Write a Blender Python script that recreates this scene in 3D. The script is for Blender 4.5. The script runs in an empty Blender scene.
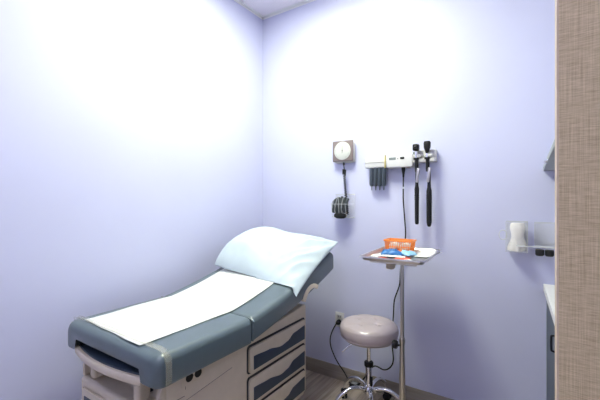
import bpy, bmesh, math, random
from mathutils import Vector, Matrix, noise
random.seed(4)
S = bpy.context.scene
COL = S.collection
PI = math.pi

# ------------------------------------------------------------------ materials
def mat(name, col, rough=0.5, metal=0.0, spec=0.5, noise_amt=0.0, noise_scale=30.0, bump=0.0, bump_scale=60.0,
        alpha=1.0, trans=0.0, coat=0.0, emis=None, estr=0.0, sub=0.0):
    m = bpy.data.materials.new(name); m.use_nodes = True
    nt = m.node_tree; b = nt.nodes['Principled BSDF']
    b.inputs['Base Color'].default_value = (*col, 1)
    b.inputs['Roughness'].default_value = rough
    b.inputs['Metallic'].default_value = metal
    b.inputs['Specular IOR Level'].default_value = spec
    b.inputs['Alpha'].default_value = alpha
    b.inputs['Transmission Weight'].default_value = trans
    b.inputs['Coat Weight'].default_value = coat
    if emis:
        b.inputs['Emission Color'].default_value = (*emis, 1)
        b.inputs['Emission Strength'].default_value = estr
    tc = nt.nodes.new('ShaderNodeTexCoord')
    if noise_amt > 0:
        n = nt.nodes.new('ShaderNodeTexNoise'); n.inputs['Scale'].default_value = noise_scale; n.inputs['Detail'].default_value = 4
        nt.links.new(tc.outputs['Object'], n.inputs['Vector'])
        r = nt.nodes.new('ShaderNodeValToRGB')
        r.color_ramp.elements[0].position = 0.3; r.color_ramp.elements[1].position = 0.7
        r.color_ramp.elements[0].color = (*[c * (1 - noise_amt) for c in col], 1)
        r.color_ramp.elements[1].color = (*[min(1, c * (1 + noise_amt)) for c in col], 1)
        nt.links.new(n.outputs['Fac'], r.inputs['Fac']); nt.links.new(r.outputs['Color'], b.inputs['Base Color'])
    if bump > 0:
        n2 = nt.nodes.new('ShaderNodeTexNoise'); n2.inputs['Scale'].default_value = bump_scale; n2.inputs['Detail'].default_value = 3
        nt.links.new(tc.outputs['Object'], n2.inputs['Vector'])
        bp = nt.nodes.new('ShaderNodeBump'); bp.inputs['Strength'].default_value = bump; bp.inputs['Distance'].default_value = 0.002
        nt.links.new(n2.outputs['Fac'], bp.inputs['Height']); nt.links.new(bp.outputs['Normal'], b.inputs['Normal'])
    return m

def streak_mat(name, c0, c1, scale_a, scale_b, rough, planks=None, bump=0.15):
    """two stretched noises woven together: laminate or plank grain"""
    m = bpy.data.materials.new(name); m.use_nodes = True
    nt = m.node_tree; b = nt.nodes['Principled BSDF']; b.inputs['Roughness'].default_value = rough
    tc = nt.nodes.new('ShaderNodeTexCoord')
    outs = []
    for sc in (scale_a, scale_b):
        mp = nt.nodes.new('ShaderNodeMapping'); mp.inputs['Scale'].default_value = sc
        nt.links.new(tc.outputs['Object'], mp.inputs['Vector'])
        n = nt.nodes.new('ShaderNodeTexNoise'); n.inputs['Scale'].default_value = 1; n.inputs['Detail'].default_value = 5
        n.inputs['Roughness'].default_value = 0.6
        nt.links.new(mp.outputs['Vector'], n.inputs['Vector']); outs.append(n.outputs['Fac'])
    mx = nt.nodes.new('ShaderNodeMath'); mx.operation = 'ADD'
    nt.links.new(outs[0], mx.inputs[0]); nt.links.new(outs[1], mx.inputs[1])
    hf = nt.nodes.new('ShaderNodeMath'); hf.operation = 'MULTIPLY'; hf.inputs[1].default_value = 0.5
    nt.links.new(mx.outputs[0], hf.inputs[0])
    r = nt.nodes.new('ShaderNodeValToRGB')
    r.color_ramp.elements[0].position = 0.36; r.color_ramp.elements[1].position = 0.64
    r.color_ramp.elements[0].color = (*c0, 1); r.color_ramp.elements[1].color = (*c1, 1)
    nt.links.new(hf.outputs[0], r.inputs['Fac'])
    col_out = r.outputs['Color']
    if planks:
        mp = nt.nodes.new('ShaderNodeMapping'); mp.inputs['Rotation'].default_value = (0, 0, PI / 2)
        nt.links.new(tc.outputs['Object'], mp.inputs['Vector'])
        br = nt.nodes.new('ShaderNodeTexBrick')
        br.inputs['Scale'].default_value = 1; br.inputs['Brick Width'].default_value = planks[0]
        br.inputs['Row Height'].default_value = planks[1]; br.inputs['Mortar Size'].default_value = 0.0015
        br.inputs['Color1'].default_value = (1, 1, 1, 1); br.inputs['Color2'].default_value = (.76, .74, .72, 1)
        br.inputs['Mortar'].default_value = (.42, .38, .35, 1); br.inputs['Bias'].default_value = -0.1
        nt.links.new(mp.outputs['Vector'], br.inputs['Vector'])
        mm = nt.nodes.new('ShaderNodeMix'); mm.data_type = 'RGBA'; mm.blend_type = 'MULTIPLY'; mm.inputs[0].default_value = 1
        nt.links.new(col_out, mm.inputs[6]); nt.links.new(br.outputs['Color'], mm.inputs[7])
        col_out = mm.outputs[2]
    nt.links.new(col_out, b.inputs['Base Color'])
    bp = nt.nodes.new('ShaderNodeBump'); bp.inputs['Strength'].default_value = bump; bp.inputs['Distance'].default_value = 0.001
    nt.links.new(hf.outputs[0], bp.inputs['Height']); nt.links.new(bp.outputs['Normal'], b.inputs['Normal'])
    return m

M = dict(
    wall=mat('wall_paint', (.58, .59, .80), .6, spec=.35, noise_amt=.012, noise_scale=3, bump=.08, bump_scale=220),
    ceiling=mat('ceiling_tile', (.84, .80, .88), .9, noise_amt=.05, noise_scale=160, bump=.2, bump_scale=180),
    trim=mat('white_trim', (.8, .8, .82), .45),
    floor=streak_mat('vinyl_plank', (.22, .17, .135), (.60, .505, .42), (42, 2.2, 1), (9, 1.1, 1), .42, planks=(1.2, .15)),
    base=streak_mat('cove_base_vinyl', (.20, .165, .14), (.33, .285, .25), (3, 3, 60), (1.5, 1.5, 18), .45),
    laminate=streak_mat('linen_laminate', (.38, .28, .15), (.72, .57, .34), (1000, 1000, 14), (60, 60, 800), .5, bump=.1),
    band=mat('edge_band', (.60, .47, .33), .5, noise_amt=.1, noise_scale=90),
    vinyl=mat('teal_grey_vinyl', (.095, .132, .150), .34, spec=.6, coat=.45, noise_amt=.04, noise_scale=14, bump=.12, bump_scale=260),
    beige=mat('beige_plastic', (.66, .57, .46), .42, noise_amt=.03, noise_scale=20, bump=.04, bump_scale=200),
    inset=mat('slate_blue_inset', (.034, .052, .080), .38, noise_amt=.05, noise_scale=30),
    seam=mat('brown_seam', (.20, .165, .145), .6),
    gap=mat('dark_gap', (.03, .028, .028), .7),
    paper=mat('white_paper', (.76, .77, .75), .7, bump=.25, bump_scale=40),
    case=mat('pillowcase_cotton', (.52, .60, .665), .8, bump=.2, bump_scale=300, noise_amt=.02, noise_scale=8),
    strap=mat('clear_strap', (.70, .66, .50), .15, alpha=.13, spec=.8),
    chrome=mat('chrome', (.82, .82, .84), .12, metal=1, noise_amt=.03, noise_scale=20),
    steel=mat('brushed_steel', (.66, .63, .61), .28, metal=1, bump=.08, bump_scale=120),
    black=mat('black_plastic', (.008, .008, .009), .45, spec=.3, noise_amt=.1, noise_scale=60),
    rubber=mat('black_rubber', (.010, .010, .011), .6, spec=.3, noise_amt=.1, noise_scale=60),
    seat=mat('taupe_vinyl', (.46, .385, .40), .28, spec=.6, coat=.3, noise_amt=.04, noise_scale=16, bump=.15, bump_scale=240),
    white=mat('white_plastic', (.66, .65, .66), .4, noise_amt=.02, noise_scale=30),
    offwhite=mat('off_white_plastic', (.58, .57, .56), .4, noise_amt=.02, noise_scale=30),
    dialgrey=mat('taupe_dial_housing', (.21, .165, .165), .45, noise_amt=.05, noise_scale=60),
    dial=mat('dial_face', (.62, .63, .60), .4, noise_amt=.01, noise_scale=60),
    cuff=mat('charcoal_nylon', (.035, .042, .05), .6, noise_amt=.3, noise_scale=90, bump=.4, bump_scale=300),
    cuffl=mat('grey_hose', (.24, .25, .27), .5, noise_amt=.1, noise_scale=90),
    spec=mat('slate_tube', (.055, .07, .095), .35, noise_amt=.08, noise_scale=60),
    lcd=mat('lcd_grey', (.22, .25, .25), .25, noise_amt=.05, noise_scale=60),
    ochre=mat('ochre_strip', (.55, .46, .16), .5, noise_amt=.08, noise_scale=60),
    orange=mat('orange_plastic', (.92, .27, .05), .4, noise_amt=.05, noise_scale=60),
    bluep=mat('blue_wrapper', (.025, .15, .42), .35, noise_amt=.25, noise_scale=45, bump=.3, bump_scale=90),
    bluel=mat('pale_blue_wrapper', (.32, .62, .88), .35, noise_amt=.15, noise_scale=60),
    redp=mat('red_wrapper', (.75, .13, .07), .4, noise_amt=.15, noise_scale=60),
    gauze=mat('white_gauze', (.84, .84, .80), .85, noise_amt=.04, noise_scale=120, bump=.5, bump_scale=400),
    print_=mat('grey_print', (.62, .62, .61), .7, noise_amt=.3, noise_scale=240),
    cabinet=mat('blue_grey_laminate', (.075, .095, .125), .5, noise_amt=.04, noise_scale=30),
    shelfgrey=mat('mid_grey_laminate', (.30, .33, .35), .55, noise_amt=.04, noise_scale=30),
    counter=mat('white_counter', (.80, .79, .78), .35, noise_amt=.03, noise_scale=80),
    cotton=mat('cream_bag', (.80, .76, .74), .45, noise_amt=.08, noise_scale=60, bump=.8, bump_scale=60),
    foam=mat('black_cap', (.010, .010, .012), .5, noise_amt=.2, noise_scale=80),
)
def clear_mat():
    m = bpy.data.materials.new('clear_acrylic'); m.use_nodes = True
    nt = m.node_tree; b = nt.nodes['Principled BSDF']
    b.inputs['Base Color'].default_value = (.93, .94, .95, 1); b.inputs['Roughness'].default_value = .06
    b.inputs['Alpha'].default_value = .16; b.inputs['Specular IOR Level'].default_value = .8
    n = nt.nodes.new('ShaderNodeTexNoise'); n.inputs['Scale'].default_value = 12
    mr = nt.nodes.new('ShaderNodeMapRange'); mr.inputs[3].default_value = .05; mr.inputs[4].default_value = .12
    nt.links.new(n.outputs['Fac'], mr.inputs[0]); nt.links.new(mr.outputs[0], b.inputs['Alpha'])
    return m
M['clear'] = clear_mat()
M['clearedge'] = mat('acrylic_edge', (.82, .84, .88), .15, alpha=.6, spec=.8)

# ------------------------------------------------------------------ geometry
class MB:
    def __init__(s): s.bm = bmesh.new()
    def box(s, x0, x1, y0, y1, z0, z1, bev=0.0, seg=2, rot=None):
        r = bmesh.ops.create_cube(s.bm, size=1)
        vs = r['verts']
        c = Vector(((x0 + x1) / 2, (y0 + y1) / 2, (z0 + z1) / 2))
        for v in vs:
            v.co = Vector((v.co.x * (x1 - x0), v.co.y * (y1 - y0), v.co.z * (z1 - z0)))
        if bev > 0:
            es = list({e for v in vs for e in v.link_edges})
            r2 = bmesh.ops.bevel(s.bm, geom=es, offset=bev, segments=seg, affect='EDGES', profile=.5)
            vs = list({v for f in r2['faces'] for v in f.verts} | {v for v in vs if v.is_valid})
        for v in vs:
            if rot: v.co = rot @ v.co
            v.co += c
        return s
    def cyl(s, p0, p1, r0, r1=None, n=20, caps=True):
        p0, p1 = Vector(p0), Vector(p1); r1 = r0 if r1 is None else r1
        d = (p1 - p0); q = d.to_track_quat('Z', 'Y').to_matrix()
        rings = []
        for p, r in ((p0, r0), (p1, r1)):
            rings.append([s.bm.verts.new(p + q @ Vector((r * math.cos(2 * PI * i / n), r * math.sin(2 * PI * i / n), 0))) for i in range(n)])
        for i in range(n):
            s.bm.faces.new((rings[0][i], rings[0][(i + 1) % n], rings[1][(i + 1) % n], rings[1][i]))
        if caps:
            s.bm.faces.new(rings[0][::-1]); s.bm.faces.new(rings[1])
        return s
    def lathe(s, c, prof, n=32, axis='Z', sx=1, sy=1):
        """prof: list of (radius, height)"""
        c = Vector(c); rings = []
        def P(r, h, a):
            x, y = r * math.cos(a) * sx, r * math.sin(a) * sy
            return c + (Vector((x, y, h)) if axis == 'Z' else Vector((x, -h, y)) if axis == 'Y' else Vector((h, x, y)))
        for r, h in prof:
            if r < 1e-6: rings.append([s.bm.verts.new(P(0, h, 0))])
            else: rings.append([s.bm.verts.new(P(r, h, 2 * PI * i / n)) for i in range(n)])
        for a, b in zip(rings, rings[1:]):
            for i in range(n):
                j = (i + 1) % n
                if len(a) == 1 and len(b) == 1: continue
                if len(a) == 1: s.bm.faces.new((a[0], b[j], b[i]))
                elif len(b) == 1: s.bm.faces.new((a[i], a[j], b[0]))
                else: s.bm.faces.new((a[i], a[j], b[j], b[i]))
        for rg, f in ((rings[0], -1), (rings[-1], 1)):
            if len(rg) > 1: s.bm.faces.new(rg[::f])
        return s
    def tube(s, pts, r, n=10, smooth=6, closed=False, radii=None):
        pts = [Vector(p) for p in pts]
        if smooth > 1 and len(pts) > 2:
            out, ro = [], []
            N = len(pts)
            rng = range(N if closed else N - 1)
            for i in rng:
                g = (lambda k: pts[k % N]) if closed else (lambda k: pts[max(0, min(N - 1, k))])
                p0, p1, p2, p3 = g(i - 1), g(i), g(i + 1), g(i + 2)
                for k in range(smooth):
                    t = k / smooth
                    out.append(.5 * ((2 * p1) + (-p0 + p2) * t + (2 * p0 - 5 * p1 + 4 * p2 - p3) * t * t + (-p0 + 3 * p1 - 3 * p2 + p3) * t ** 3))
                    if radii: ro.append(radii[i % N] * (1 - t) + radii[(i + 1) % N] * t)
            if not closed:
                out.append(pts[-1])
                if radii: ro.append(radii[-1])
            pts = out
            if radii: radii = ro
        N = len(pts); rings = []; up = None
        for i, p in enumerate(pts):
            a = pts[(i - 1) % N] if closed or i > 0 else p
            b = pts[(i + 1) % N] if closed or i < N - 1 else p
            d = (b - a).normalized()
            if up is None: up = Vector((0, 0, 1)) if abs(d.z) < .9 else Vector((1, 0, 0))
            sd = d.cross(up)
            if sd.length < 1e-5: sd = d.cross(Vector((.3, 1, .2)))
            sd.normalize(); up = sd.cross(d).normalized()
            rr = radii[i] if radii else r
            rings.append([s.bm.verts.new(p + rr * (math.cos(2 * PI * k / n) * sd + math.sin(2 * PI * k / n) * up)) for k in range(n)])
        for i in range(N if closed else N - 1):
            A, B = rings[i], rings[(i + 1) % N]
            for k in range(n):
                s.bm.faces.new((A[k], A[(k + 1) % n], B[(k + 1) % n], B[k]))
        if not closed:
            s.bm.faces.new(rings[0][::-1]); s.bm.faces.new(rings[-1])
        return s
    def prism(s, poly, a, b, axis='X'):
        """polygon in the two other axes, extruded from a to b along axis"""
        def P(u, v, t):
            return Vector((t, u, v)) if axis == 'X' else Vector((u, t, v)) if axis == 'Y' else Vector((u, v, t))
        A = [s.bm.verts.new(P(u, v, a)) for u, v in poly]; B = [s.bm.verts.new(P(u, v, b)) for u, v in poly]
        n = len(poly)
        s.bm.faces.new(A[::-1]); s.bm.faces.new(B)
        for i in range(n):
            s.bm.faces.new((A[i], A[(i + 1) % n], B[(i + 1) % n], B[i]))
        return s
    def loft(s, sections, cap=True):
        rings = [[s.bm.verts.new(Vector(p)) for p in sec] for sec in sections]
        n = len(rings[0])
        for A, B in zip(rings, rings[1:]):
            for k in range(n):
                s.bm.faces.new((A[k], A[(k + 1) % n], B[(k + 1) % n], B[k]))
        if cap:
            s.bm.faces.new(rings[0][::-1]); s.bm.faces.new(rings[-1])
        return s
    def grid(s, fn, nu, nv):
        vs = [[s.bm.verts.new(Vector(fn(i / nu, j / nv))) for j in range(nv + 1)] for i in range(nu + 1)]
        for i in range(nu):
            for j in range(nv):
                s.bm.faces.new((vs[i][j], vs[i + 1][j], vs[i + 1][j + 1], vs[i][j + 1]))
        return vs

def wloc(o):
    v = Vector((0, 0, 0))
    while o is not None:
        v += Vector(o.location); o = o.parent
    return v

def part(name, mb, m, parent=None, label=None, bevel=0.0, smooth=35, solid=0.0, stuff=False):
    bmesh.ops.remove_doubles(mb.bm, verts=mb.bm.verts, dist=1e-6)
    bmesh.ops.recalc_face_normals(mb.bm, faces=mb.bm.faces)
    me = bpy.data.meshes.new(name)
    off = wloc(parent) if parent else Vector((0, 0, 0))
    for v in mb.bm.verts: v.co -= off
    o = bpy.data.objects.new(name, me)
    if parent is None and len(mb.bm.verts):         # the origin sits at the base of a free-standing mesh
        xs = [v.co.copy() for v in mb.bm.verts]
        c = Vector(((min(p.x for p in xs) + max(p.x for p in xs)) / 2, (min(p.y for p in xs) + max(p.y for p in xs)) / 2, min(p.z for p in xs)))
        for v in mb.bm.verts: v.co -= c
        o.location = c
    mb.bm.to_mesh(me); mb.bm.free()
    me.materials.append(M[m] if isinstance(m, str) else m)
    for p in me.polygons: p.use_smooth = True
    me.set_sharp_from_angle(angle=math.radians(smooth))
    COL.objects.link(o)
    if parent: o.parent = parent
    if solid:
        md = o.modifiers.new('solid', 'SOLIDIFY'); md.thickness = solid; md.offset = 0
    if bevel:
        md = o.modifiers.new('bevel', 'BEVEL'); md.width = bevel; md.segments = 3; md.limit_method = 'ANGLE'; md.angle_limit = math.radians(40)
    if label: o['label'] = label
    return o

def tag(o, label, cat, group=None):
    o['label'] = label; o['category'] = cat
    if group: o['group'] = group
    return o

def thing(name, label, cat, loc, group=None):
    o = bpy.data.objects.new(name, None); COL.objects.link(o)
    o.location = loc; o.empty_display_size = .05
    return tag(o, label, cat, group)

def struct(name, mb, m, **k):
    o = part(name, mb, m, **k); o['kind'] = 'structure'; return o

# ------------------------------------------------------------------ room
X1, Y0, H = 2.42, -3.3, 3.03
struct('floor', MB().box(-.1, X1 + .1, Y0 - .1, .1, -.1, 0), 'floor')
struct('ceiling', MB().box(-.1, X1 + .1, Y0 - .1, .1, H, H + .1), 'ceiling')
struct('wall_left', MB().box(-.1, 0, Y0, 0, 0, H), 'wall')
struct('wall_back', MB().box(-.1, X1 + .1, 0, .1, 0, H), 'wall')
struct('wall_right', MB().box(X1, X1 + .1, Y0, 0, 0, H), 'wall')
struct('wall_front', MB().box(-.1, X1 + .1, Y0 - .1, Y0, 0, H), 'wall')
def baseprof(d): return [(0, 0), (d + .006, 0), (d + .004, .012), (d, .022), (d, .098), (d - .003, .103), (0, .103)]
bb = MB(); bb.prism([(-u, v) for u, v in baseprof(.009)], 0.012, 2.07, 'X')
struct('baseboard_back', bb, 'base')
bl = MB(); bl.prism(baseprof(.009), Y0, -.0001, 'Y')
struct('baseboard_left', bl, 'base')
# ceiling grid wall angle along both walls
t1 = MB(); t1.prism([(0, H), (.022, H), (.022, H - .004), (.003, H - .004), (.003, H - .022), (0, H - .022)], Y0, 0, 'Y')
struct('trim_1', t1, 'trim')
t2 = MB(); t2.prism([(0, H), (-.022, H), (-.022, H - .004), (-.003, H - .004), (-.003, H - .022), (0, H - .022)], .003, X1, 'X')
struct('trim_2', t2, 'trim')

# ------------------------------------------------------------------ exam table
def top_z(y):
    t = max(0.0, y + 1.12)
    return .812 + .165 * t + .115 * t * t
TX0, TX1 = .143, .871
TC = (TX0 + TX1) / 2; TW = (TX1 - TX0) / 2
tbl = thing('exam_table', 'teal grey padded exam table with beige base and wavy drawers, in the left corner', 'exam table', (TC, -1.05, 0))

def inset(d, r):
    return 0 if d >= r else r - math.sqrt(max(0, r * r - (r - d) ** 2))
def section(y, w, zt, zb, r, notch, slot_w=.06, ny=0):
    """rounded slab section, open slot beneath when notch > 0"""
    pts = []
    def arc(cx, cz, rr, a0, a1, n=6):
        for k in range(n + 1):
            a = a0 + (a1 - a0) * k / n
            pts.append((cx + rr * math.cos(a), y + ny, cz + rr * math.sin(a)))
    r2 = .014
    arc(TC + w - r, zt - r, r, 0, PI / 2)
    for k in range(1, 8):
        f = k / 8; pts.append((TC + (w - r) * (1 - 2 * f), y, zt + .004 * math.sin(PI * f)))
    arc(TC - w + r, zt - r, r, PI / 2, PI)
    arc(TC - w + r2, zb + r2, r2, PI, 1.5 * PI)
    sw = slot_w
    pts.append((TC - w + sw, y, zb)); pts.append((TC - w + sw + .012, y, zb + notch))
    pts.append((TC + w - sw - .012, y, zb + notch)); pts.append((TC + w - sw, y, zb))
    arc(TC + w - r2, zb + r2, r2, -PI / 2, 0)
    return pts
def cushion(y0, y1, r_end0, r_end1, notch, thick, n=24):
    ys = []
    for k in range(8): ys.append(y0 + r_end0 * (k / 8) ** 1.6)
    for k in range(n + 1): ys.append(y0 + r_end0 + (y1 - r_end1 - y0 - r_end0) * k / n)
    for k in range(1, 9): ys.append(y1 - r_end1 * (1 - k / 8) ** 1.6)
    secs = []
    for y in ys:
        i = max(inset(y - y0, r_end0), inset(y1 - y, r_end1))
        if y - y0 < r_end0 or y1 - y < r_end1:
            i = max(inset(max(y - y0, 0), r_end0), inset(max(y1 - y, 0), r_end1))
        zt = top_z(y); secs.append(section(y, TW - i * .9, zt - i * .7, zt - thick + i * .25, .034, notch))
    return MB().loft(secs)
part('seat_cushion', cushion(-1.650, -1.128, .045, .012, .05, .125), 'vinyl', tbl, smooth=50)
part('back_cushion', cushion(-1.124, -.275, .012, .022, .002, .118), 'vinyl', tbl, smooth=50)
# piping along the joint between the two cushions
pp = MB().tube([(TX0 - .001, -1.126, .70), (TX0 - .002, -1.126, .775), (TX0 + .03, -1.126, .807), (TC, -1.126, .809), (TX1 - .03, -1.126, .807), (TX1 + .002, -1.126, .775), (TX1 + .001, -1.126, .70)], .004, 8, 4)
part('piping', pp, 'vinyl', tbl)

BX0, BX1 = .205, .80
def body_top(y): return .675 if y < -1.08 else .675 + .05 * (y + 1.08) / .55
poly = [(-1.605, .15), (-1.605, .535), (-1.595, .545), (-1.52, .545), (-1.52, .668), (-1.08, .675), (-.545, .722), (-.53, .71), (-.53, .19), (-.56, .15)]
bd = MB().prism(poly, BX0, BX1, 'X')
part('base_cabinet', bd, 'beige', tbl, bevel=.008)
# upright side webs flanking the foot recess
for x0 in (BX0, BX1 - .018):
    w = MB().prism([(-1.598, .548), (-1.598, .60), (-1.575, .668), (-1.523, .668), (-1.523, .548)], x0, x0 + .018, 'X')
    part('side_web', w, 'beige', tbl, bevel=.003)
part('toe_kick', MB().box(BX0 + .06, BX1 - .06, -1.53, -.6, 0, .149, .005), 'gap', tbl, label='dark recessed toe kick')
# support cradle between base and back cushion
part('back_support', MB().prism([(-1.05, .68), (-1.05, .700), (-.62, .790), (-.36, .855), (-.36, .835), (-.62, .762), (-.70, .712)], BX0 + .04, BX1 - .06, 'X'), 'gap', tbl, bevel=.004)
# foot panel door with blue inset
fd = MB().box(BX0 + .03, BX1 - .03, -1.617, -1.606, .17, .505, .004)
fdo = part('front_panel', fd, 'beige', tbl)
part('inset_panel', MB().box(BX0 + .06, BX1 - .06, -1.6205, -1.6165, .20, .475, .0015), 'inset', fdo, label='slate blue inset')
# retracted footrest: blue pad in a bowed beige rim
def bow(u, amt=.035): return amt * (1 - (2 * u - 1) ** 2)
FX0, FX1 = .222, .752
rim = MB()
secs = []
for k in range(25):
    u = k / 24; x = FX0 + (FX1 - FX0) * u; y = -1.635 - bow(u)
    secs.append([(x, y, .672), (x, y - .004, .677), (x, y - .004, .700), (x, y, .705), (x, y + .012, .705), (x, y + .012, .672)])
rim.loft(secs)
ft = part('footrest', rim, 'beige', tbl, label='bowed beige footrest rim', smooth=50)
pad = MB(); up, dn = [], []
for k in range(25):
    u = k / 24; x = FX0 + .006 + (FX1 - FX0 - .012) * u; up.append((x, -1.622 - bow(u)))
pl = up + [(FX1 - .006, -1.535), (FX0 + .006, -1.535)]
pad.prism(pl, .680, .712, 'Z')
part('footrest_pad', pad, 'inset', ft, label='slate blue footrest pad')
# stirrup knobs in the foot recess
for x in (.300, .655):
    st = MB().box(x - .022, x + .022, -1.602, -1.54, .556, .640, .016, 4)
    k = part('stirrup_housing', st, 'beige', tbl)
    part('stirrup_slot', MB().box(x - .006, x + .006, -1.540, -1.522, .575, .625, .003), 'gap', k)
# side outlet panel, body seams
part('side_panel', MB().prism([(-1.56, .20), (-1.56, .655), (-1.13, .655), (-1.13, .20)], BX1, BX1 + .004, 'X'), 'beige', tbl, bevel=.0015)
pnl = part('outlet_plate', MB().box(BX1 + .004, BX1 + .008, -1.49, -1.37, .615, .668, .0015), 'beige', tbl)
for y in (-1.453, -1.407):
    so = MB().lathe((BX1 + .0075, y, .645), [(.0, 0), (.018, 0), (.019, .002), (.017, .004), (0, .004)], 20, 'X')
    s_ = part('socket', so, 'black', pnl, label='black round socket')
part('screw', MB().lathe((BX1 + .0075, -1.43, .645), [(0, 0), (.003, 0), (.003, .002), (0, .0025)], 12, 'X'), 'chrome', pnl)
sm = MB(); sm.tube([(BX1 + .0042, -1.555, .575), (BX1 + .0045, -1.475, .575)], .0014, 6, 1)
sm.tube([(BX1 + .0045, -1.47, .60), (BX1 + .0045, -1.47, .65)], .0010, 6, 1)
sm.tube([(BX1 + .0045, -1.54, .545), (BX1 + .0045, -1.20, .583)], .0010, 6, 1)
part('panel_seam', sm, 'seam', tbl)
# drawers with wavy blue insets
DY0, DY1 = -1.085, -.555
def wavef(u):
    K = [(0, .64), (.25, .56), (.50, .38), (.62, .44), (.76, .68), (1.0, .76)]
    for (a, p), (b, q) in zip(K, K[1:]):
        if u <= b + 1e-9:
            t = (u - a) / (b - a); t = t * t * (3 - 2 * t); return p + (q - p) * t
    return K[-1][1]
for zc in (.570, .408, .246):
    z0, z1 = zc - .070, zc + .070
    # dark reveal round the drawer front
    dr = MB()
    def rr(y0, y1, z0, z1, r, n=5):
        o = []
        for (cy_, cz_, a) in ((y1 - r, z1 - r, 0), (y0 + r, z1 - r, PI / 2), (y0 + r, z0 + r, PI), (y1 - r, z0 + r, 1.5 * PI)):
            for k in range(n + 1):
                t = a + PI / 2 * k / n; o.append((cy_ + r * math.cos(t), cz_ + r * math.sin(t)))
        return o
    dr.prism(rr(DY0 + .006, DY1 + .002, z0, z1 - .008, .016), BX1 - .02, BX1 + .012, 'X')
    d = part('drawer', dr, 'beige', tbl, bevel=.003)
    part('reveal', MB().prism(rr(DY0 - .006, DY1 + .005, z0 - .004, z1 + .005, .02), BX1 - .01, BX1 + .0015, 'X'), 'gap', d, label='dark gap around drawer front')
    py0, py1 = DY0 + .035, DY1 - .012; hh = (z1 - z0) - .022
    pts = [(py0, z0 + .012), (py1, z0 + .012)]
    for k in range(31):
        u = 1 - k / 30; w_ = wavef(u)
        pts.append((py0 + (py1 - py0) * u, z0 + .008 + hh * min(.93, w_)))
    part('inset_panel', MB().prism(pts, BX1 + .0115, BX1 + .0145, 'X'), 'inset', d, label='wavy slate blue inset', bevel=.001)
# beige curved bracket under the head end
br = MB(); secs = []
for k in range(17):
    a = math.radians(162 - 105 * k / 16); c_ = (-.57, .75); ro, ri = .118, .093
    wd = 1 if 0 < k < 16 else .7
    y_, z_ = math.cos(a), math.sin(a)
    secs.append([(.835, c_[0] + ro * y_, c_[1] + ro * z_), (.876, c_[0] + ro * y_, c_[1] + ro * z_), (.880, c_[0] + (ro - .006) * y_, c_[1] + (ro - .006) * z_), (.880, c_[0] + ri * y_, c_[1] + ri * z_), (.835, c_[0] + ri * y_, c_[1] + ri * z_)])
br.loft(secs); part('hinge_bracket', br, 'beige', tbl, smooth=50)
# headrest paper-roll cradle rod
part('paper_roll_rod', MB().cyl((BX0 + .08, -.40, .855), (BX1 - .03, -.40, .855), .014), 'steel', tbl)

# paper sheet
def paper(u, v):
    y = -1.606 + (1.606 - .50) * v; x = .222 + .500 * u
    e = .002 * math.sin(u * 14) * (1 - v) ** 8 - .030 * (u - .3) * (1 - v) ** 3
    z = top_z(y) + .0065 + .0012 * math.sin(9 * y + 4 * u) + .0012 * noise.noise(Vector((x * 9, y * 7, 0)))
    return (x + .003 * math.sin(y * 11), y + e, z)
ps = MB(); ps.grid(paper, 20, 90)
tag(part('paper_sheet', ps, 'paper', solid=.0006, smooth=180), 'white paper sheet running down the middle of the padded exam table', 'paper')
# clear strap over the foot end
stp = MB(); pth = [(TX0 - .004, .70), (TX0 - .006, .77), (TX0 + .010, .806), (TX0 + .04, .822), (TC, .8245), (TX1 - .04, .822), (TX1 - .008, .807), (TX1 + .005, .775), (TX1 + .004, .70)]
secs = []
for x, z in pth:
    nx = -.0018 if x < TX0 + .02 else .0018 if x > TX1 - .02 else 0; nz = .0018 if abs(nx) < .001 else .0005
    secs.append([(x - nx, -1.612, z - nz), (x + nx, -1.612, z + nz), (x + nx, -1.590, z + nz), (x - nx, -1.590, z - nz)])
stp.loft(secs)
strap = part('paper_strap', stp, 'strap', smooth=60)
tag(strap, 'clear plastic strap holding the paper across the table foot end', 'strap')
for dy in (-1.612, -1.590):
    part('strap_edge', MB().tube([(x, dy, z + .001) for x, z in pth], .0016, 6, 4), 'strap', strap)

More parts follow.
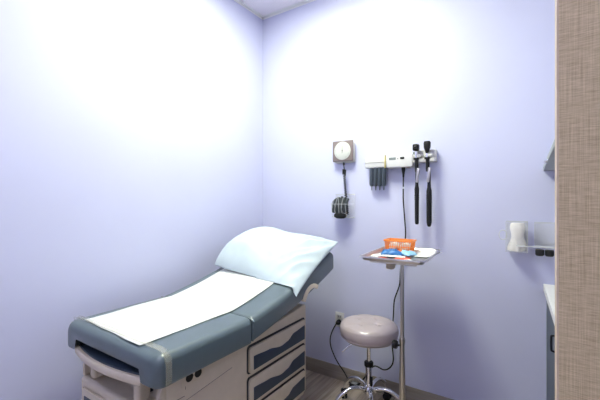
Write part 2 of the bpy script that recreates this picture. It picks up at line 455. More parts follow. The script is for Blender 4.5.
# pillow
A = Vector((.175, -.740, .925)); B = Vector((.900, -.785, .862)); Cc = Vector((.890, -.245, 1.100)); D = Vector((.175, -.225, 1.160))
def pil(side):
    def f(u, v):
        # u across the table (left to right), v from foot to head; edges bow inwards between corners
        bu = 1 - (2 * v - 1) ** 2; bv = 1 - (2 * u - 1) ** 2
        p_l = .085 * math.sin(PI * v ** .55) * max(0, 1 - 1.4 * u) ** 1.2
        uu = .5 + (u - .5) * (1 - .035 * bu); vv = .5 + (v - .5) * (1 - .06 * bv)
        p = A * (1 - uu) * (1 - vv) + B * uu * (1 - vv) + Cc * uu * vv + D * (1 - uu) * vv
        eu = max(0, 1 - abs(2 * u - 1) ** 3.0); ev = max(0, 1 - abs(2 * v - 1) ** 2.6)
        th = (eu * ev) ** .55
        p.z += p_l
        cushion_h = .092 * (1 - .45 * u * v) if side > 0 else -.012
        z = cushion_h * th
        if side > 0:
            q = Vector((u * 3.2, v * 2.6, .4))
            w = noise.noise(q * 1.7) * .012 + noise.noise(q * 4) * .005
            # folds running from the near foot corner and the near edge
            d = math.atan2(v + .05, 1.05 - u); rr_ = math.hypot(1.05 - u, v + .05)
            ph = u * 30 - v * 9 + 1.3 * math.sin(5 * v + 1); fold = (1 - abs(math.sin(ph)) * 1.6) * .017 * math.exp(-((u - .86) / (.09 + .10 * (1 - v))) ** 2) * (.4 + .6 * math.sin(PI * min(1, v * 1.15)))
            d2 = math.atan2(1.05 - v, 1.05 - u); r2 = math.hypot(1.05 - u, 1.05 - v)
            fold += math.sin(d2 * 15 + 2 * r2) * .020 * math.exp(-((r2 - .30) / .22) ** 2)
            fold += .010 * math.exp(-((v - .16 - .05 * math.sin(7 * u)) / .06) ** 2) * math.sin(u * 5)
            z += (w + fold) * min(1, th * 1.5)
        # near edge: case hem sags over the side
        if u > .9: p.z -= .03 * ((u - .9) / .1) ** 2 * (1 - v) ** 2
        zfl = top_z(p.y) + .0075
        pz = p.z + z
        if side < 0: pz += (zfl - pz) * min(1, th * 1.5)
        if TX0 - .02 < p.x < TX1 + .0: pz = max(pz, zfl + (.002 if side > 0 else 0))
        n = Vector((0, -.28, .96))
        return (p.x, p.y - .12 * z, pz)
    return f
pb = MB(); pb.grid(pil(1), 72, 56); pb.grid(pil(-1), 72, 56)
pw = part('pillow', pb, 'case', smooth=180)
pw.modifiers.new('sub', 'SUBSURF').render_levels = 1
tag(pw, 'pale blue-white rumpled pillow lying on the raised head of the exam table', 'pillow')

# ------------------------------------------------------------------ blood pressure gauge on the wall
g = thing('blood_pressure_gauge', 'square taupe wall blood pressure gauge with a round white dial and coiled tube', 'gauge', (.82, 0, 1.69))
part('housing', MB().box(.745, .908, -.046, -.001, 1.671, 1.828, .018, 4), 'offwhite', g, label='off white gauge housing')
part('front_plate', MB().box(.737, .907, -.056, -.040, 1.681, 1.838, .007, 3), 'dialgrey', g, label='taupe front plate')
DC = (.822, -.056, 1.761)
part('dial', MB().lathe(DC, [(0, -.002), (.067, -.002), (.0685, .002), (.065, .004), (0, .004)], 40, 'Y'), 'dial', g, label='round white dial')
tk = MB()
for k in range(40):
    a = math.radians(-60 + 300 * k / 39); l = .008 if k % 5 == 0 else .004
    ca, sa = math.cos(a), math.sin(a)
    tk.tube([(DC[0] + .062 * ca, -.0605, DC[2] + .062 * sa), (DC[0] + (.062 - l) * ca, -.0605, DC[2] + (.062 - l) * sa)], .0006, 4, 1)
part('scale_marks', tk, 'black', g)
nd = MB().tube([(DC[0], -.0612, DC[2] - .018), (DC[0], -.0612, DC[2] + .040)], .0012, 6, 1)
nd.lathe((DC[0], -.0605, DC[2]), [(0, 0), (.004, 0), (.004, .002), (0, .0025)], 12, 'Y')
part('needle', nd, 'black', g)
part('tube_port', MB().cyl((.824, -.035, 1.675), (.824, -.035, 1.655), .007), 'black', g)
# coiled tube
pts = []
cpath = [(.824, -.04, 1.668), (.832, -.045, 1.62), (.833, -.05, 1.585), (.842, -.055, 1.51), (.852, -.060, 1.43), (.866, -.066, 1.35), (.872, -.070, 1.285)]
def along(P, t):
    t = max(0, min(.9999, t)) * (len(P) - 1); i = int(t); f = t - i
    return Vector(P[i]).lerp(Vector(P[i + 1]), f)
N = 420
for k in range(N + 1):
    t = k / N; c_ = along(cpath, t); amp = 0 if t < .17 else .0115 if t < .36 else .0075 * min(1, (t - .17) * 10)
    a = 2 * PI * 26 * t
    pts.append(c_ + Vector((amp * math.cos(a), amp * math.sin(a), 0)))
part('coiled_tube', MB().tube(pts, .0040, 6, 1), 'rubber', g, label='black coiled tube')

# basket with cuff
bk = thing('cuff_basket', 'clear wall basket below the round gauge, holding a folded cuff', 'basket', (.82, 0, 1.24))
part('back_plate', MB().box(.738, .905, -.012, -.002, 1.25, 1.440, .004), 'clear', bk)
wr = MB()
zt, zb_ = 1.430, 1.262
for z, dpt in ((1.432, .014), (1.36, .10), (1.262, .08)):
    wr.tube([(.742, -.012, z), (.745, -dpt, z), (.900, -dpt, z), (.903, -.012, z)], .0018, 6, 1)
for k in range(6):
    x = .750 + .145 * k / 5
    wr.tube([(x, -.10, 1.36), (x, -.08, 1.262), (x, -.012, 1.255)], .0014, 6, 1)
part('wire_frame', wr, 'clearedge', bk)
cf = MB()
for k in range(5):
    x = .768 + .024 * k
    h = 1.425 - .008 * abs(k - 2)
    cf.tube([(x - .012, -.072, 1.285 + .006 * abs(k - 2)), (x - .006, -.082, 1.325), (x + .004, -.078, 1.380), (x + .010, -.062, h - .01)], .012, 10, 5, radii=[.011, .0135, .0125, .009])
cuff = part('arm_cuff', cf, 'cuff', None)
tag(cuff, 'charcoal folded arm cuff with grey hose stuffed in the clear wall basket', 'cuff')
hz = MB()
hz.tube([(.775, -.095, 1.30), (.785, -.099, 1.35), (.800, -.088, 1.412), (.812, -.097, 1.345), (.815, -.098, 1.292)], .0035, 8, 6)
hz.tube([(.835, -.096, 1.295), (.834, -.099, 1.345), (.842, -.085, 1.405)], .0035, 8, 6)
hz.tube([(.757, -.092, 1.33), (.755, -.092, 1.37), (.768, -.082, 1.392)], .003, 8, 6)
part('hose', hz, 'cuffl', cuff, label='light grey rubber hose')
bt = MB(); bt.lathe((.815, -.078, 1.262), [(0, -.012), (.03, -.010), (.050, 0), (.054, .012), (.046, .026), (0, .030)], 24, 'Z', 1, .36)
part('bulb', bt, 'rubber', cuff, label='black rubber bulb')

# ------------------------------------------------------------------ wall diagnostic station
d = thing('wall_diagnostic_station', 'long off white wall station with two black hanging instruments and a tube dispenser', 'medical device', (1.25, 0, 1.62))
part('dispenser_cover', MB().box(1.005, 1.170, -.066, -.002, 1.618, 1.696, .008, 3), 'white', d)
part('cover_ridge', MB().box(1.006, 1.168, -.070, -.064, 1.655, 1.661, .002), 'offwhite', d)
part('ochre_strip', MB().box(1.155, 1.163, -.073, -.064, 1.612, 1.704, .001), 'ochre', d, label='narrow ochre strip')
part('power_module', MB().box(1.172, 1.352, -.080, -.002, 1.612, 1.700, .008, 3), 'white', d)
part('display', MB().box(1.190, 1.238, -.0815, -.078, 1.664, 1.682, .001), 'lcd', d, label='grey display window')
part('switch', MB().box(1.268, 1.296, -.083, -.078, 1.666, 1.681, .0015), 'black', d, label='black rocker switch')
part('indicator', MB().lathe((1.252, -.080, 1.671), [(0, 0), (.004, 0), (.003, .002), (0, .003)], 12, 'Y'), 'lcd', d)
part('cradle', MB().box(1.350, 1.492, -.045, -.002, 1.640, 1.722, .008, 3), 'offwhite', d)
part('cradle_ledge', MB().box(1.352, 1.489, -.078, -.040, 1.638, 1.664, .006, 3), 'offwhite', d)
for x in (1.380, 1.452):
    part('cradle_hook', MB().box(x - .026, x + .026, -.085, -.042, 1.668, 1.690, .006, 3), 'offwhite', d)
part('label_plate', MB().box(1.345, 1.366, -.0495, -.044, 1.690, 1.712, .001), 'lcd', d, label='grey square plate')
for k in range(4):
    x = 1.052 + .030 * k
    tb = MB().lathe((x, -.046, 1.620), [(0, 0), (.0165, 0), (.0165, -.118), (.0120, -.130), (.004, -.134), (.0035, -.160), (0, -.161)], 20)
    part('tube', tb, 'spec', d, label='slate grey dispenser tube')
for x, head, zt in ((1.374, 0, 1.755), (1.444, 1, 1.770)):
    name = 'otoscope' if head == 0 else 'ophthalmoscope'
    if head == 0:
        hnd = thing('otoscope', 'black hanging otoscope with short square head, nearer the display', 'medical instrument', (x, -.07, 1.20))
        hb = MB().box(x - .0195, x + .0195, -.102, -.060, zt - .042, zt + .004, .010, 3)
        hb.cyl((x + .004, -.10, zt - .02), (x + .006, -.135, zt - .025), .012, .005)
    else:
        hnd = thing('ophthalmoscope', 'black hanging ophthalmoscope with taller rounded head, at the bar end', 'medical instrument', (x, -.07, 1.20))
        hb = MB().loft([[(x + r_ * w * math.cos(2 * PI * i / 16), -.078 + dd * math.sin(2 * PI * i / 16), z) for i in range(16)] for r_, w, dd, z in ((.009, 1, .009, zt - .078), (.014, 1, .012, zt - .062), (.022, 1, .016, zt - .038), (.023, 1, .016, zt - .010), (.018, 1, .012, zt + .002))])
    part('head', hb, 'black', hnd)
    zc = zt - .045 if head == 0 else zt - .076
    part('collar', MB().lathe((x, -.078, zc - .045), [(.0, 0), (.009, 0), (.010, .01), (.009, .045), (0, .045)], 20), 'chrome', hnd, label='silver neck collar')
    nk = MB().lathe((x + .003, -.078, 1.575), [(0, 0), (.010, 0), (.012, .02), (.0115, .085), (.010, zc - .045 - 1.575), (0, zc - .045 - 1.575)], 20)
    part('neck', nk, 'black', hnd)
    part('clip', MB().box(x + .004, x + .020, -.094, -.080, 1.505, 1.60, .003, rot=Matrix.Rotation(math.radians(7), 3, 'Y')), 'steel', hnd, label='silver clip')
    part('dial_ring', MB().lathe((x, -.078, 1.655), [(0, 0), (.0165, 0), (.0175, .006), (.0165, .012), (0, .012)], 20), 'rubber', hnd)
    gr = MB().lathe((x + (.004 if head == 0 else .012), -.076, 1.228 - .012 * head), [(0, 0), (.008, .001), (.0120, .008), (.0130 + .003 * head, .03), (.0135 + .003 * head, .19), (.0150 + .001 * head, .235), (.0115, .255), (.010, .29), (.0095, .362), (0, .365)], 24)
    part('grip', gr, 'black', hnd)
    for q in range(3):
        part('grip_ring', MB().lathe((x + (.004 if head == 0 else .012), -.076, 1.395 + q * .012), [(0, 0), (.0155 + .002 * head, 0), (.0160 + .002 * head, .002), (.0155 + .002 * head, .004), (0, .004)], 20), 'rubber', hnd)

cp = [(1.281, -.05, 1.60), (1.279, -.045, 1.50), (1.276, -.035, 1.39), (1.283, -.03, 1.267), (1.290, -.03, 1.151), (1.276, -.03, 1.034), (1.257, -.03, .922), (1.248, -.03, .804), (1.213, -.03, .695), (1.206, -.03, .60), (1.199, -.03, .483), (1.196, -.03, .377), (1.206, -.035, .276), (1.188, -.04, .222), (1.141, -.04, .189), (1.067, -.045, .197), (1.00, -.045, .10), (.945, -.05, .022)]
crd = part('power_cord', MB().tube(cp, .0048, 8, 8), 'rubber')
crd.name = 'hanging_cable'
tag(crd, 'black power cord hanging down the wall from the diagnostic station', 'cord')
part('strain_relief', MB().lathe((1.281, -.05, 1.545), [(0, 0), (.006, 0), (.007, .02), (.013, .055), (.013, .076), (0, .076)], 16), 'black', crd)
part('cord_joint', MB().cyl((1.278, -.042, 1.468), (1.279, -.043, 1.480), .0062), 'white', crd, label='white cord joint')

# ------------------------------------------------------------------ outlet and its cord
o_ = thing('wall_outlet', 'white duplex wall outlet low on the wall behind the stool', 'outlet', (.77, 0, .405))
part('cover_plate', MB().box(.735, .810, -.006, -.0005, .405, .520, .002), 'white', o_)
for z in (.437, .488):
    sk = part('socket', MB().box(.755, .790, -.009, -.005, z - .016, z + .016, .006, 3), 'offwhite', o_)
    sl = MB().box(.764, .767, -.0096, -.0088, z - .006, z + .008); sl.box(.778, .781, -.0096, -.0088, z - .006, z + .008)
    part('slot', sl, 'black', sk)
c2 = [(.772, -.045, .452), (.765, -.062, .435), (.738, -.06, .385), (.712, -.045, .32), (.711, -.035, .255), (.738, -.032, .19), (.772, -.032, .140), (.831, -.034, .078), (.872, -.044, .030), (.885, -.05, .022)]
cc = part('adapter_cable', MB().tube(c2, .0045, 8, 8), 'rubber')
tag(cc, 'black cord running from the wall outlet down to the adapter on the floor', 'cord')
part('plug', MB().lathe((.772, -.0098, .448), [(0, 0), (.019, 0), (.020, .012), (.015, .030), (.009, .044), (0, .046)], 20, 'Y'), 'black', cc)
ad = thing('power_adapter', 'black power adapter brick on the floor against the baseboard', 'adapter', (.915, -.05, 0))
part('brick', MB().box(.885, .948, -.075, -.022, 0, .034, .006, 3), 'black', ad)
part('adapter_label', MB().box(.895, .938, -.066, -.032, .0338, .0345), 'cuffl', ad)

# ------------------------------------------------------------------ stool
SX, SY = 1.141, -.318
st = thing('rolling_stool', 'round taupe padded stool on a chrome five-legged caster base', 'stool', (SX, SY, 0))
rz = .181
sp = [(0, .500), (.135, .500), (.160, .508), (.176, .525), (.1835, .548), (.1840, .568), (.180, .588), (.168, .602), (.146, .611), (.10, .616), (.05, .617), (0, .617)]
sb = MB(); c0 = Vector((SX, SY, 0)); n = 64; rings = []
dense = []
for (r0, h0), (r1, h1) in zip(sp, sp[1:]):
    for k in range(3): dense.append((r0 + (r1 - r0) * k / 3, h0 + (h1 - h0) * k / 3))
dense.append(sp[-1])
butt = [(SX + .075 * math.cos(a), SY + .075 * math.sin(a)) for a in [math.radians(33 + 45 + 90 * k) for k in range(4)]]
sb.lathe((SX, SY, 0), dense, 64)
for v in sb.bm.verts:
    if v.co.z > .600:
        for bx, by in butt:
            dd = math.hypot(v.co.x - bx, v.co.y - by); v.co.z -= .011 * math.exp(-(dd / .018) ** 2)
        for ang in (33, 123):
            ux, uy = math.cos(math.radians(ang)), math.sin(math.radians(ang))
            for off in (-.053, .053):
                dd = abs(-(v.co.x - SX) * uy + (v.co.y - SY) * ux - off); v.co.z -= .005 * math.exp(-(dd / .008) ** 2)
seat = part('seat', sb, 'seat', st, smooth=60)
for bx, by in butt:
    part('button', MB().lathe((bx, by, .6085), [(0, -.003), (.009, -.002), (.008, .001), (.004, .003), (0, .0035)], 16), 'seat', seat)
part('seat_piping', MB().tube([(SX + .1765 * math.cos(2 * PI * k / 48), SY + .1765 * math.sin(2 * PI * k / 48), .527) for k in range(48)], .003, 8, 1, closed=True), 'seat', seat)
part('seat_plate', MB().lathe((SX, SY, .478), [(0, 0), (.04, 0), (.09, .012), (.09, .022), (0, .022)], 32), 'black', st)
part('piston', MB().cyl((SX, SY, .30), (SX, SY, .48), .013), 'chrome', st)
part('column', MB().lathe((SX, SY, .17), [(0, 0), (.021, 0), (.021, .165), (.019, .17), (0, .17)], 24), 'chrome', st)
part('collar', MB().lathe((SX, SY, .328), [(0, 0), (.027, 0), (.029, .006), (.029, .024), (.024, .03), (0, .03)], 24), 'black', st, label='black height collar')
part('height_lever', MB().tube([(SX - .012, SY - .01, .472), (SX - .09, SY - .055, .466), (SX - .135, SY - .075, .425), (SX - .150, SY - .08, .412)], .0048, 8, 5), 'chrome', st)
part('lock_knob', MB().box(SX + .018, SX + .034, SY - .03, SY - .012, .215, .275, .006, 3), 'black', st)
part('hub', MB().lathe((SX, SY, .150), [(0, 0), (.026, 0), (.034, .008), (.034, .036), (.027, .048), (0, .05)], 32), 'chrome', st)
for k in range(5):
    a = math.radians(-61.4 + 72 * k); ca, sa = math.cos(a), math.sin(a)
    R = .252
    P = lambda r, z: (SX + r * ca, SY + r * sa, z)
    lg = MB().tube([P(.020, .178), P(.07, .196), P(.13, .194), P(.195, .158), P(.238, .104), P(R, .066)], .012, 12, 6, radii=[.012, .0125, .0125, .0115, .0105, .010])
    leg = part('leg', lg, 'chrome', st)
    part('hood', MB().lathe(P(R, .044), [(0, 0), (.020, 0), (.024, .008), (.022, .018), (.010, .024), (.008, .034), (0, .035)], 20), 'black', leg)
    ta = a + 1.2 + k; tx, ty = math.cos(ta), math.sin(ta)
    c_ = Vector(P(R, .026)); wv = Vector((tx, ty, 0))
    cm = MB()
    for sgn in (-1, 1):
        cm.cyl(c_ + wv * sgn * .006, c_ + wv * sgn * .018, .0258, n=24)
    cm.cyl(c_ - wv * .02, c_ + wv * .02, .006)
    part('caster', cm, 'rubber', leg, label='black twin-wheel caster')

# ------------------------------------------------------------------ instrument stand (tray + pole)
PX, PY = 1.385, -.413
ms = thing('tray_stand', 'stainless steel instrument tray on a slim pole beside the stool', 'tray stand', (PX, PY, 0))
th = math.radians(3)
TZ = 1.066
def trayP(u, v, z):
    x, y = u, v
    return (PX + x * math.cos(th) - y * math.sin(th), PY + x * math.sin(th) + y * math.cos(th), z)
def rrect(hx, hy, r, z, n=6):
    o = []
    for cx_, cy_, a in ((hx - r, hy - r, 0), (-hx + r, hy - r, PI / 2), (-hx + r, -hy + r, PI), (hx - r, -hy + r, 1.5 * PI)):
        for k in range(n + 1):
            t = a + PI / 2 * k / n; o.append(trayP(cx_ + r * math.cos(t), cy_ + r * math.sin(t), z))
    return o
ty = MB()
ty.loft([rrect(.148, .225, .020, TZ), rrect(.156, .233, .026, TZ + .003), rrect(.162, .239, .030, TZ + .018), rrect(.168, .245, .034, TZ + .0215), rrect(.176, .252, .038, TZ + .020), rrect(.177, .253, .038, TZ + .014),
         rrect(.174, .251, .037, TZ + .014), rrect(.168, .244, .034, TZ + .0175), rrect(.165, .242, .033, TZ + .015), rrect(.158, .235, .027, TZ - .001), rrect(.148, .225, .020, TZ - .003)])
part('tray', ty, 'steel', ms, smooth=40)
fr = MB()
fr.tube([trayP(-.12, -.20, TZ - .010), trayP(.12, -.20, TZ - .010), trayP(.12, .20, TZ - .010), trayP(-.12, .20, TZ - .010)], .006, 8, 1, closed=True)
fr.tube([trayP(0, -.20, TZ - .010), trayP(0, .20, TZ - .010)], .006, 8, 1)
part('tray_frame', fr, 'steel', ms)
part('clamp', MB().box(PX - .045, PX - .005, PY - .15, PY - .10, TZ - .055, TZ - .008, .006, 3), 'beige', ms, label='beige clamp block')
part('upper_tube', MB().cyl((PX, PY, .55), (PX, PY, TZ - .012), .0112), 'steel', ms)
part('lower_tube', MB().lathe((PX, PY, .045), [(0, 0), (.019, 0), (.017, .30), (.0135, .50), (.0135, .535), (0, .535)], 24), 'steel', ms)
part('height_knob', MB().lathe((PX - .013, PY - .005, .548), [(0, 0), (.006, 0), (.006, -.012), (.021, -.014), (.024, -.020), (.024, -.036), (.019, -.042), (0, -.043)], 20, 'X'), 'black', ms, label='black height knob')
part('pole_collar', MB().lathe((PX, PY, .565), [(0, 0), (.0165, 0), (.0175, .006), (.0165, .026), (0, .028)], 24), 'steel', ms)
ba = MB(); ba.tube([(PX + .34, PY - .22, .045), (PX + .13, PY - .22, .045), (PX + .085, PY - .18, .045), (PX + .085, PY, .045), (PX + .085, PY + .18, .045), (PX + .13, PY + .22, .045), (PX + .34, PY + .22, .045)], .013, 10, 5)
ba.tube([(PX - .012, PY, .045), (PX + .085, PY, .045)], .012, 10, 1)
part('stand_base', ba, 'steel', ms)
for x, y in ((PX + .33, PY - .22), (PX + .33, PY + .22), (PX + .11, PY - .213), (PX + .11, PY + .213)):
    part('caster', MB().cyl((x, y - .008, .020), (x, y + .008, .020), .0198, n=20).cyl((x, y, .02), (x, y, .045), .005), 'rubber', ms)

# on the tray
ZT = TZ + .0012
bs = thing('orange_basket', 'small orange slotted plastic basket at the back of the steel tray', 'basket', (1.313, -.228, ZT))
bm_ = MB(); bx0, bx1, by0, by1 = 1.230, 1.397, -.275, -.180
bm_.box(bx0 + .008, bx1 - .008, by0 + .006, by1 - .006, ZT, ZT + .003)
n_l, n_s = 14, 8
for k in range(n_l + 1):
    u = k / n_l
    for yb, yt in ((by0 + .006, by0), (by1 - .006, by1)):
        bm_.cyl((bx0 + .008 + (bx1 - bx0 - .016) * u, yb, ZT + .001), (bx0 + (bx1 - bx0) * u, yt, ZT + .066), .0019, n=6)
for k in range(n_s + 1):
    u = k / n_s
    for xb, xt in ((bx0 + .008, bx0), (bx1 - .008, bx1)):
        bm_.cyl((xb, by0 + .006 + (by1 - by0 - .012) * u, ZT + .001), (xt, by0 + (by1 - by0) * u, ZT + .066), .0019, n=6)
def hoop(i, z, r): bm_.tube([(bx0 + i, by0 + i, z), (bx1 - i, by0 + i, z), (bx1 - i, by1 - i, z), (bx0 + i, by1 - i, z)], r, 6, 1, closed=True)
hoop(.006, ZT + .004, .003); hoop(.003, ZT + .030, .0022)
part('body', bm_, 'orange', bs)
bm_ = MB()
for x0, x1, y0, y1 in ((bx0 - .006, bx1 + .006, by0 - .006, by0 + .003), (bx0 - .006, bx1 + .006, by1 - .003, by1 + .006), (bx0 - .006, bx0 + .003, by0, by1), (bx1 - .003, bx1 + .006, by0, by1)):
    bm_.box(x0, x1, y0, y1, ZT + .062, ZT + .073, .002)
part('rim', bm_, 'orange', bs)
for i, (x, lab) in enumerate(((1.277, 'white gauze roll on the left inside the orange basket'), (1.347, 'white gauze roll on the right inside the orange basket'))):
    rl = MB().lathe((x, -.2415, ZT + .0295), [(0, -.034), (.022, -.034), (.0245, -.030), (.0245, .030), (.022, .034), (0, .034)], 24, 'Y')
    for v in rl.bm.verts: v.co.x = x + (v.co.x - x) * 1.0; v.co.z += .0015 * math.sin(v.co.y * 300); v.co.y += .014
    tag(part('gauze_roll', rl, 'gauze'), lab, 'gauze roll', 'gauze rolls in the orange basket')

def packet(name, cx_, cy_, w, dpt, ang, m, label, cat, z=ZT, h=.012, seed=0, crimp=True, rise=0):
    R_ = Matrix.Rotation(math.radians(ang), 3, 'Z'); mb = MB()
    for sgn in (1, -1):
        def f(u, v):
            e = (max(0, 1 - abs(2 * u - 1) ** 3) * max(0, 1 - abs(2 * v - 1) ** 3)) ** .6
            p = R_ @ Vector(((u - .5) * w, (v - .5) * dpt, 0))
            nz = noise.noise(Vector((u * 4 + seed, v * 4, seed))) * .4 + noise.noise(Vector((u * 11 + seed, v * 9, seed))) * .35 + 1
            zz = (h * e * nz if sgn > 0 else 0) + rise * u
            return (cx_ + p.x, cy_ + p.y, z + zz)
        mb.grid(f, 18, 14)
    return tag(part(name, mb, m, smooth=180), label, cat)
# red flat packet beneath, blue packet on top, a pale one leaning on it
packet('red_packet', 1.415, -.505, .085, .075, 8, 'redp', 'red flat wrapper at the front of the tray, under the blue packet', 'packet', h=.006, seed=3)
packet('red_packet', 1.318, -.560, .060, .050, -12, 'redp', 'small red wrapper at the tray front, left of the larger red one', 'packet', h=.005, seed=9)
bp_ = packet('blue_packet', 1.335, -.445, .125, .085, 12, 'bluep', 'deep blue crinkled medical packet lying in front of the orange basket', 'packet', z=ZT + .006, h=.030, seed=1)
packet('pale_blue_packet', 1.412, -.405, .080, .085, -20, 'bluel', 'pale blue wrapper against the right side of the deep blue packet', 'packet', z=ZT + .007, h=.022, seed=5)
packet('white_packet', 1.352, -.500, .155, .045, 10, 'gauze', 'thin white packet along the front edge of the deep blue packet', 'packet', z=ZT + .006, h=.005, seed=2)
packet('cream_packet', 1.275, -.475, .070, .120, -20, 'gauze', 'cream paper packet on the left side of the tray', 'packet', h=.008, seed=7)
pr_ = MB()
def sheet(u, v):
    R_ = Matrix.Rotation(math.radians(-8), 3, 'Z'); p = R_ @ Vector(((u - .5) * .095, (v - .5) * .235, 0))
    return (1.495 + p.x, -.305 + p.y, ZT + .002 + .006 * (math.sin(u * 3 + 1) * .5 + .5) * v + .004 * u)
pr_.grid(sheet, 8, 12)
sh = tag(part('printed_leaflet', pr_, 'paper', solid=.0006, smooth=180), 'white printed paper packet on the right side of the tray', 'paper')
pl_ = MB()
for k in range(9):
    v = .12 + .09 * k
    a_, b_ = Vector(sheet(.15, v)), Vector(sheet(.15 + .6 * (1 - .3 * (k % 3 == 2)), v))
    for q in (a_, b_): q.z += .0012
    pl_.tube([a_, b_], .0008, 4, 1)
part('print_lines', pl_, 'print_', sh)
packet('white_packet', 1.462, -.555, .050, .045, 30, 'gauze', 'small white packet at the near right corner of the tray', 'packet', h=.005, seed=12)

# ------------------------------------------------------------------ right-hand side: shelf, holders, counter, end panel
sf = thing('wall_shelf', 'grey wall shelf with small metal pull, beside the woodgrain panel', 'shelf', (2.24, -.9, 1.557))
part('board', MB().box(2.063, X1 - .001, -1.83, -.001, 1.557, 1.580, .002), 'shelfgrey', sf)
part('support_cleat', MB().box(X1 - .03, X1 - .001, -1.80, -.03, 1.520, 1.557, .002), 'shelfgrey', sf)
pu = MB().tube([(2.072, -.560, 1.566), (2.060, -.560, 1.560), (2.056, -.545, 1.560), (2.056, -.500, 1.560), (2.060, -.485, 1.560), (2.072, -.485, 1.566)], .0055, 8, 3)
part('pull', pu, 'chrome', sf, label='small metal pull')

# clear wall holders
def clearbox(mb, x0, x1, y0, y1, z0, z1, t=.003):
    mb.box(x0, x1, y1 - t, y1, z0, z1); mb.box(x0, x1, y0, y0 + t, z0, z1)
    mb.box(x0, x0 + t, y0 + t, y1 - t, z0, z1); mb.box(x1 - t, x1, y0 + t, y1 - t, z0, z1); mb.box(x0 + t, x1 - t, y0 + t, y1 - t, z0, z0 + t)
h1 = thing('clear_wall_holder', 'clear acrylic wall holder with side ring, filled with a cream bag', 'holder', (1.93, 0, 1.09))
mb = MB(); clearbox(mb, 1.885, 1.990, -.095, -.002, 1.092, 1.265); part('holder_box', mb, 'clear', h1)
mb = MB(); mb.tube([(1.885, -.095, 1.265), (1.990, -.095, 1.265), (1.990, -.003, 1.265), (1.885, -.003, 1.265)], .0018, 6, 1, closed=True)
for x in (1.885, 1.990): mb.tube([(x, -.095, 1.092), (x, -.095, 1.265)], .0013, 6, 1)
part('rim', mb, 'clearedge', h1)
part('side_ring', MB().tube([(1.868 + .020 * math.cos(2 * PI * k / 24), -.05, 1.185 + .028 * math.sin(2 * PI * k / 24)) for k in range(24)], .0025, 8, 1, closed=True), 'clearedge', h1)
cb = MB()
secs = []
for k in range(15):
    t = k / 14; z = 1.097 + .160 * t; rx = .040 - .010 * t + .006 * math.sin(t * 9); ry = .036 - .010 * t
    secs.append([(1.932 + .014 * t + rx * math.cos(2 * PI * i / 28) * (1 + .14 * math.sin(3 * 2 * PI * i / 28 + 5 * t)), -.049 + ry * math.sin(2 * PI * i / 28) * (1 + .12 * math.sin(4 * 2 * PI * i / 28 + 7 * t)), z) for i in range(28)])
cb.loft(secs)
tag(part('cream_bag', cb, 'cotton', smooth=70), 'crumpled cream bag standing inside the clear wall holder with the ring', 'bag')
h2 = thing('clear_specula_holder', 'wide clear acrylic holder with dark caps beneath, touching the woodgrain panel', 'holder', (2.08, 0, 1.13))
mb = MB(); clearbox(mb, 2.022, 2.170, -.095, -.002, 1.135, 1.262); part('holder_box', mb, 'clear', h2)
mb = MB(); mb.tube([(2.022, -.095, 1.262), (2.170, -.095, 1.262), (2.170, -.003, 1.262), (2.022, -.003, 1.262)], .0018, 6, 1, closed=True)
mb.tube([(2.022, -.095, 1.135), (2.170, -.095, 1.135)], .0022, 6, 1); mb.tube([(2.022, -.095, 1.148), (2.022, -.095, 1.262)], .0013, 6, 1)
mb.box(1.935, 2.170, -.099, -.093, 1.128, 1.134)
part('rim', mb, 'clearedge', h2)
part('lower_tray', MB().box(1.995, 2.170, -.09, -.002, 1.116, 1.120), 'clear', h2)
for x in (2.046, 2.090, 2.134):
    part('dark_cap', MB().lathe((x, -.05, 1.078), [(0, 0), (.016, 0), (.021, .006), (.021, .030), (.018, .036), (0, .037)], 20), 'foam', h2, label='black ribbed cap')

# counter run
cab = thing('base_cabinet', 'dark blue-grey base cabinet beneath the white countertop', 'cabinet', (2.25, -.95, 0))
def fx(x, y): return x + .0305 * (-y)          # the front line leaves the wall at a slight angle
def slab(x, y0, y1, xb, z0, z1):
    if xb is None: return MB().prism([(fx(x, y0), y0), (fx(x, y1), y1), (fx(x + .019, y1), y1), (fx(x + .019, y0), y0)], z0, z1, 'Z')
    return MB().prism([(fx(x, y0), y0), (fx(x, y1), y1), (xb, y1), (xb, y0)], z0, z1, 'Z')
part('carcass', slab(2.098, -1.83, -.002, X1 - .001, .10, .873), 'cabinet', cab)
part('toe_kick', slab(2.15, -1.83, -.002, X1 - .001, 0, .10), 'gap', cab)
ys = [-.004, -.61, -1.22, -1.826]
for a_, b_ in zip(ys, ys[1:]):
    dd = part('door', slab(2.078, b_ + .002, a_ - .002, None, .105, .868), 'cabinet', cab, bevel=.0012)
    yy = b_ + .05; q = fx(2.078, yy)
    part('handle', MB().tube([(q + .002, yy, .735), (q - .014, yy, .738), (q - .018, yy, .745), (q - .018, yy, .797), (q - .014, yy, .804), (q + .002, yy, .807)], .0042, 8, 3), 'black', dd)
ct = part('countertop', slab(2.064, -1.835, -.001, X1 - .001, .874, .914), 'counter', bevel=.002)
tag(ct, 'white countertop glimpsed left of the woodgrain panel', 'countertop')
ep = thing('end_panel', 'tall woven-look brown woodgrain panel at the right edge', 'panel', (2.22, -1.857, 0))
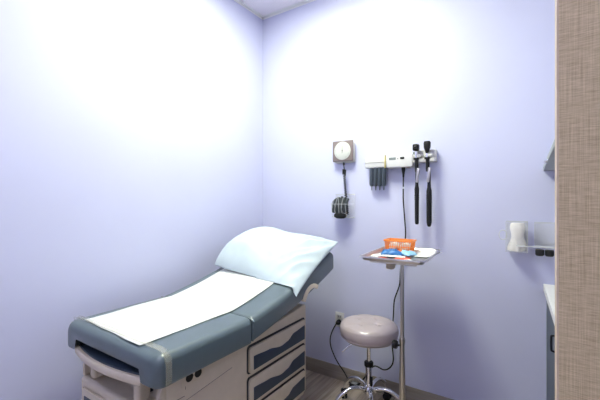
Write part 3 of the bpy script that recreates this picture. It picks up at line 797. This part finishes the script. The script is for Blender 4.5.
part('panel_board', MB().box(2.0295, X1 - .001, -1.877, -1.838, 0, H - .004), 'laminate', ep)
part('edge_banding', MB().box(2.0275, 2.0295, -1.877, -1.838, 0, H - .004), 'band', ep, label='lighter edge banding')

# ------------------------------------------------------------------ ceiling lamp and added fill light
def lamp(name, x, y, w, l, col, power, label):
    t = thing(name, label, 'light', (x, y, H - .05))
    t['group'] = 'ceiling light panels'
    mb = MB()
    for x0, x1, y0, y1 in ((x - w / 2 - .03, x + w / 2 + .03, y - l / 2 - .03, y - l / 2), (x - w / 2 - .03, x + w / 2 + .03, y + l / 2, y + l / 2 + .03), (x - w / 2 - .03, x - w / 2, y - l / 2, y + l / 2), (x + w / 2, x + w / 2 + .03, y - l / 2, y + l / 2)):
        mb.box(x0, x1, y0, y1, H - .012, H - .0005)
    part('frame', mb, 'trim', t)
    e = mat('diffuser_' + name, (.9, .9, .9), .6, emis=col, estr=power)
    part('diffuser', MB().box(x - w / 2, x + w / 2, y - l / 2, y + l / 2, H - .009, H - .003), e, t)
lamp('light_panel', 0.90, -0.97, .60, .60, (.98, 1.03, .79), 50, 'square flush ceiling light panel above the exam room corner')
lamp('light_panel', 1.45, -2.75, .60, .60, (.84, .84, 1.0), 15, 'added bluish fill light, an unseen square panel farther from the exam table corner')  # added unseen fill, not a known fixture; lifts the walls with bluish light

w = bpy.data.worlds.new('world'); S.world = w; w.use_nodes = True
w.node_tree.nodes['Background'].inputs[0].default_value = (.5, .55, .7, 1); w.node_tree.nodes['Background'].inputs[1].default_value = .3

# ------------------------------------------------------------------ camera
cd = bpy.data.cameras.new('camera'); cam = bpy.data.objects.new('camera', cd); COL.objects.link(cam)
cam.location = (2.0, -2.407, 1.39); cam.rotation_euler = (PI / 2, 0, math.radians(33.6))
cd.sensor_width = 36; cd.lens = 346 / 600 * 36; cd.clip_start = .02
S.camera = cam
S.view_settings.view_transform = 'Standard'; S.view_settings.look = 'None'
S.view_settings.exposure = 0.0; S.view_settings.gamma = 1; S.view_settings.use_curve_mapping = False
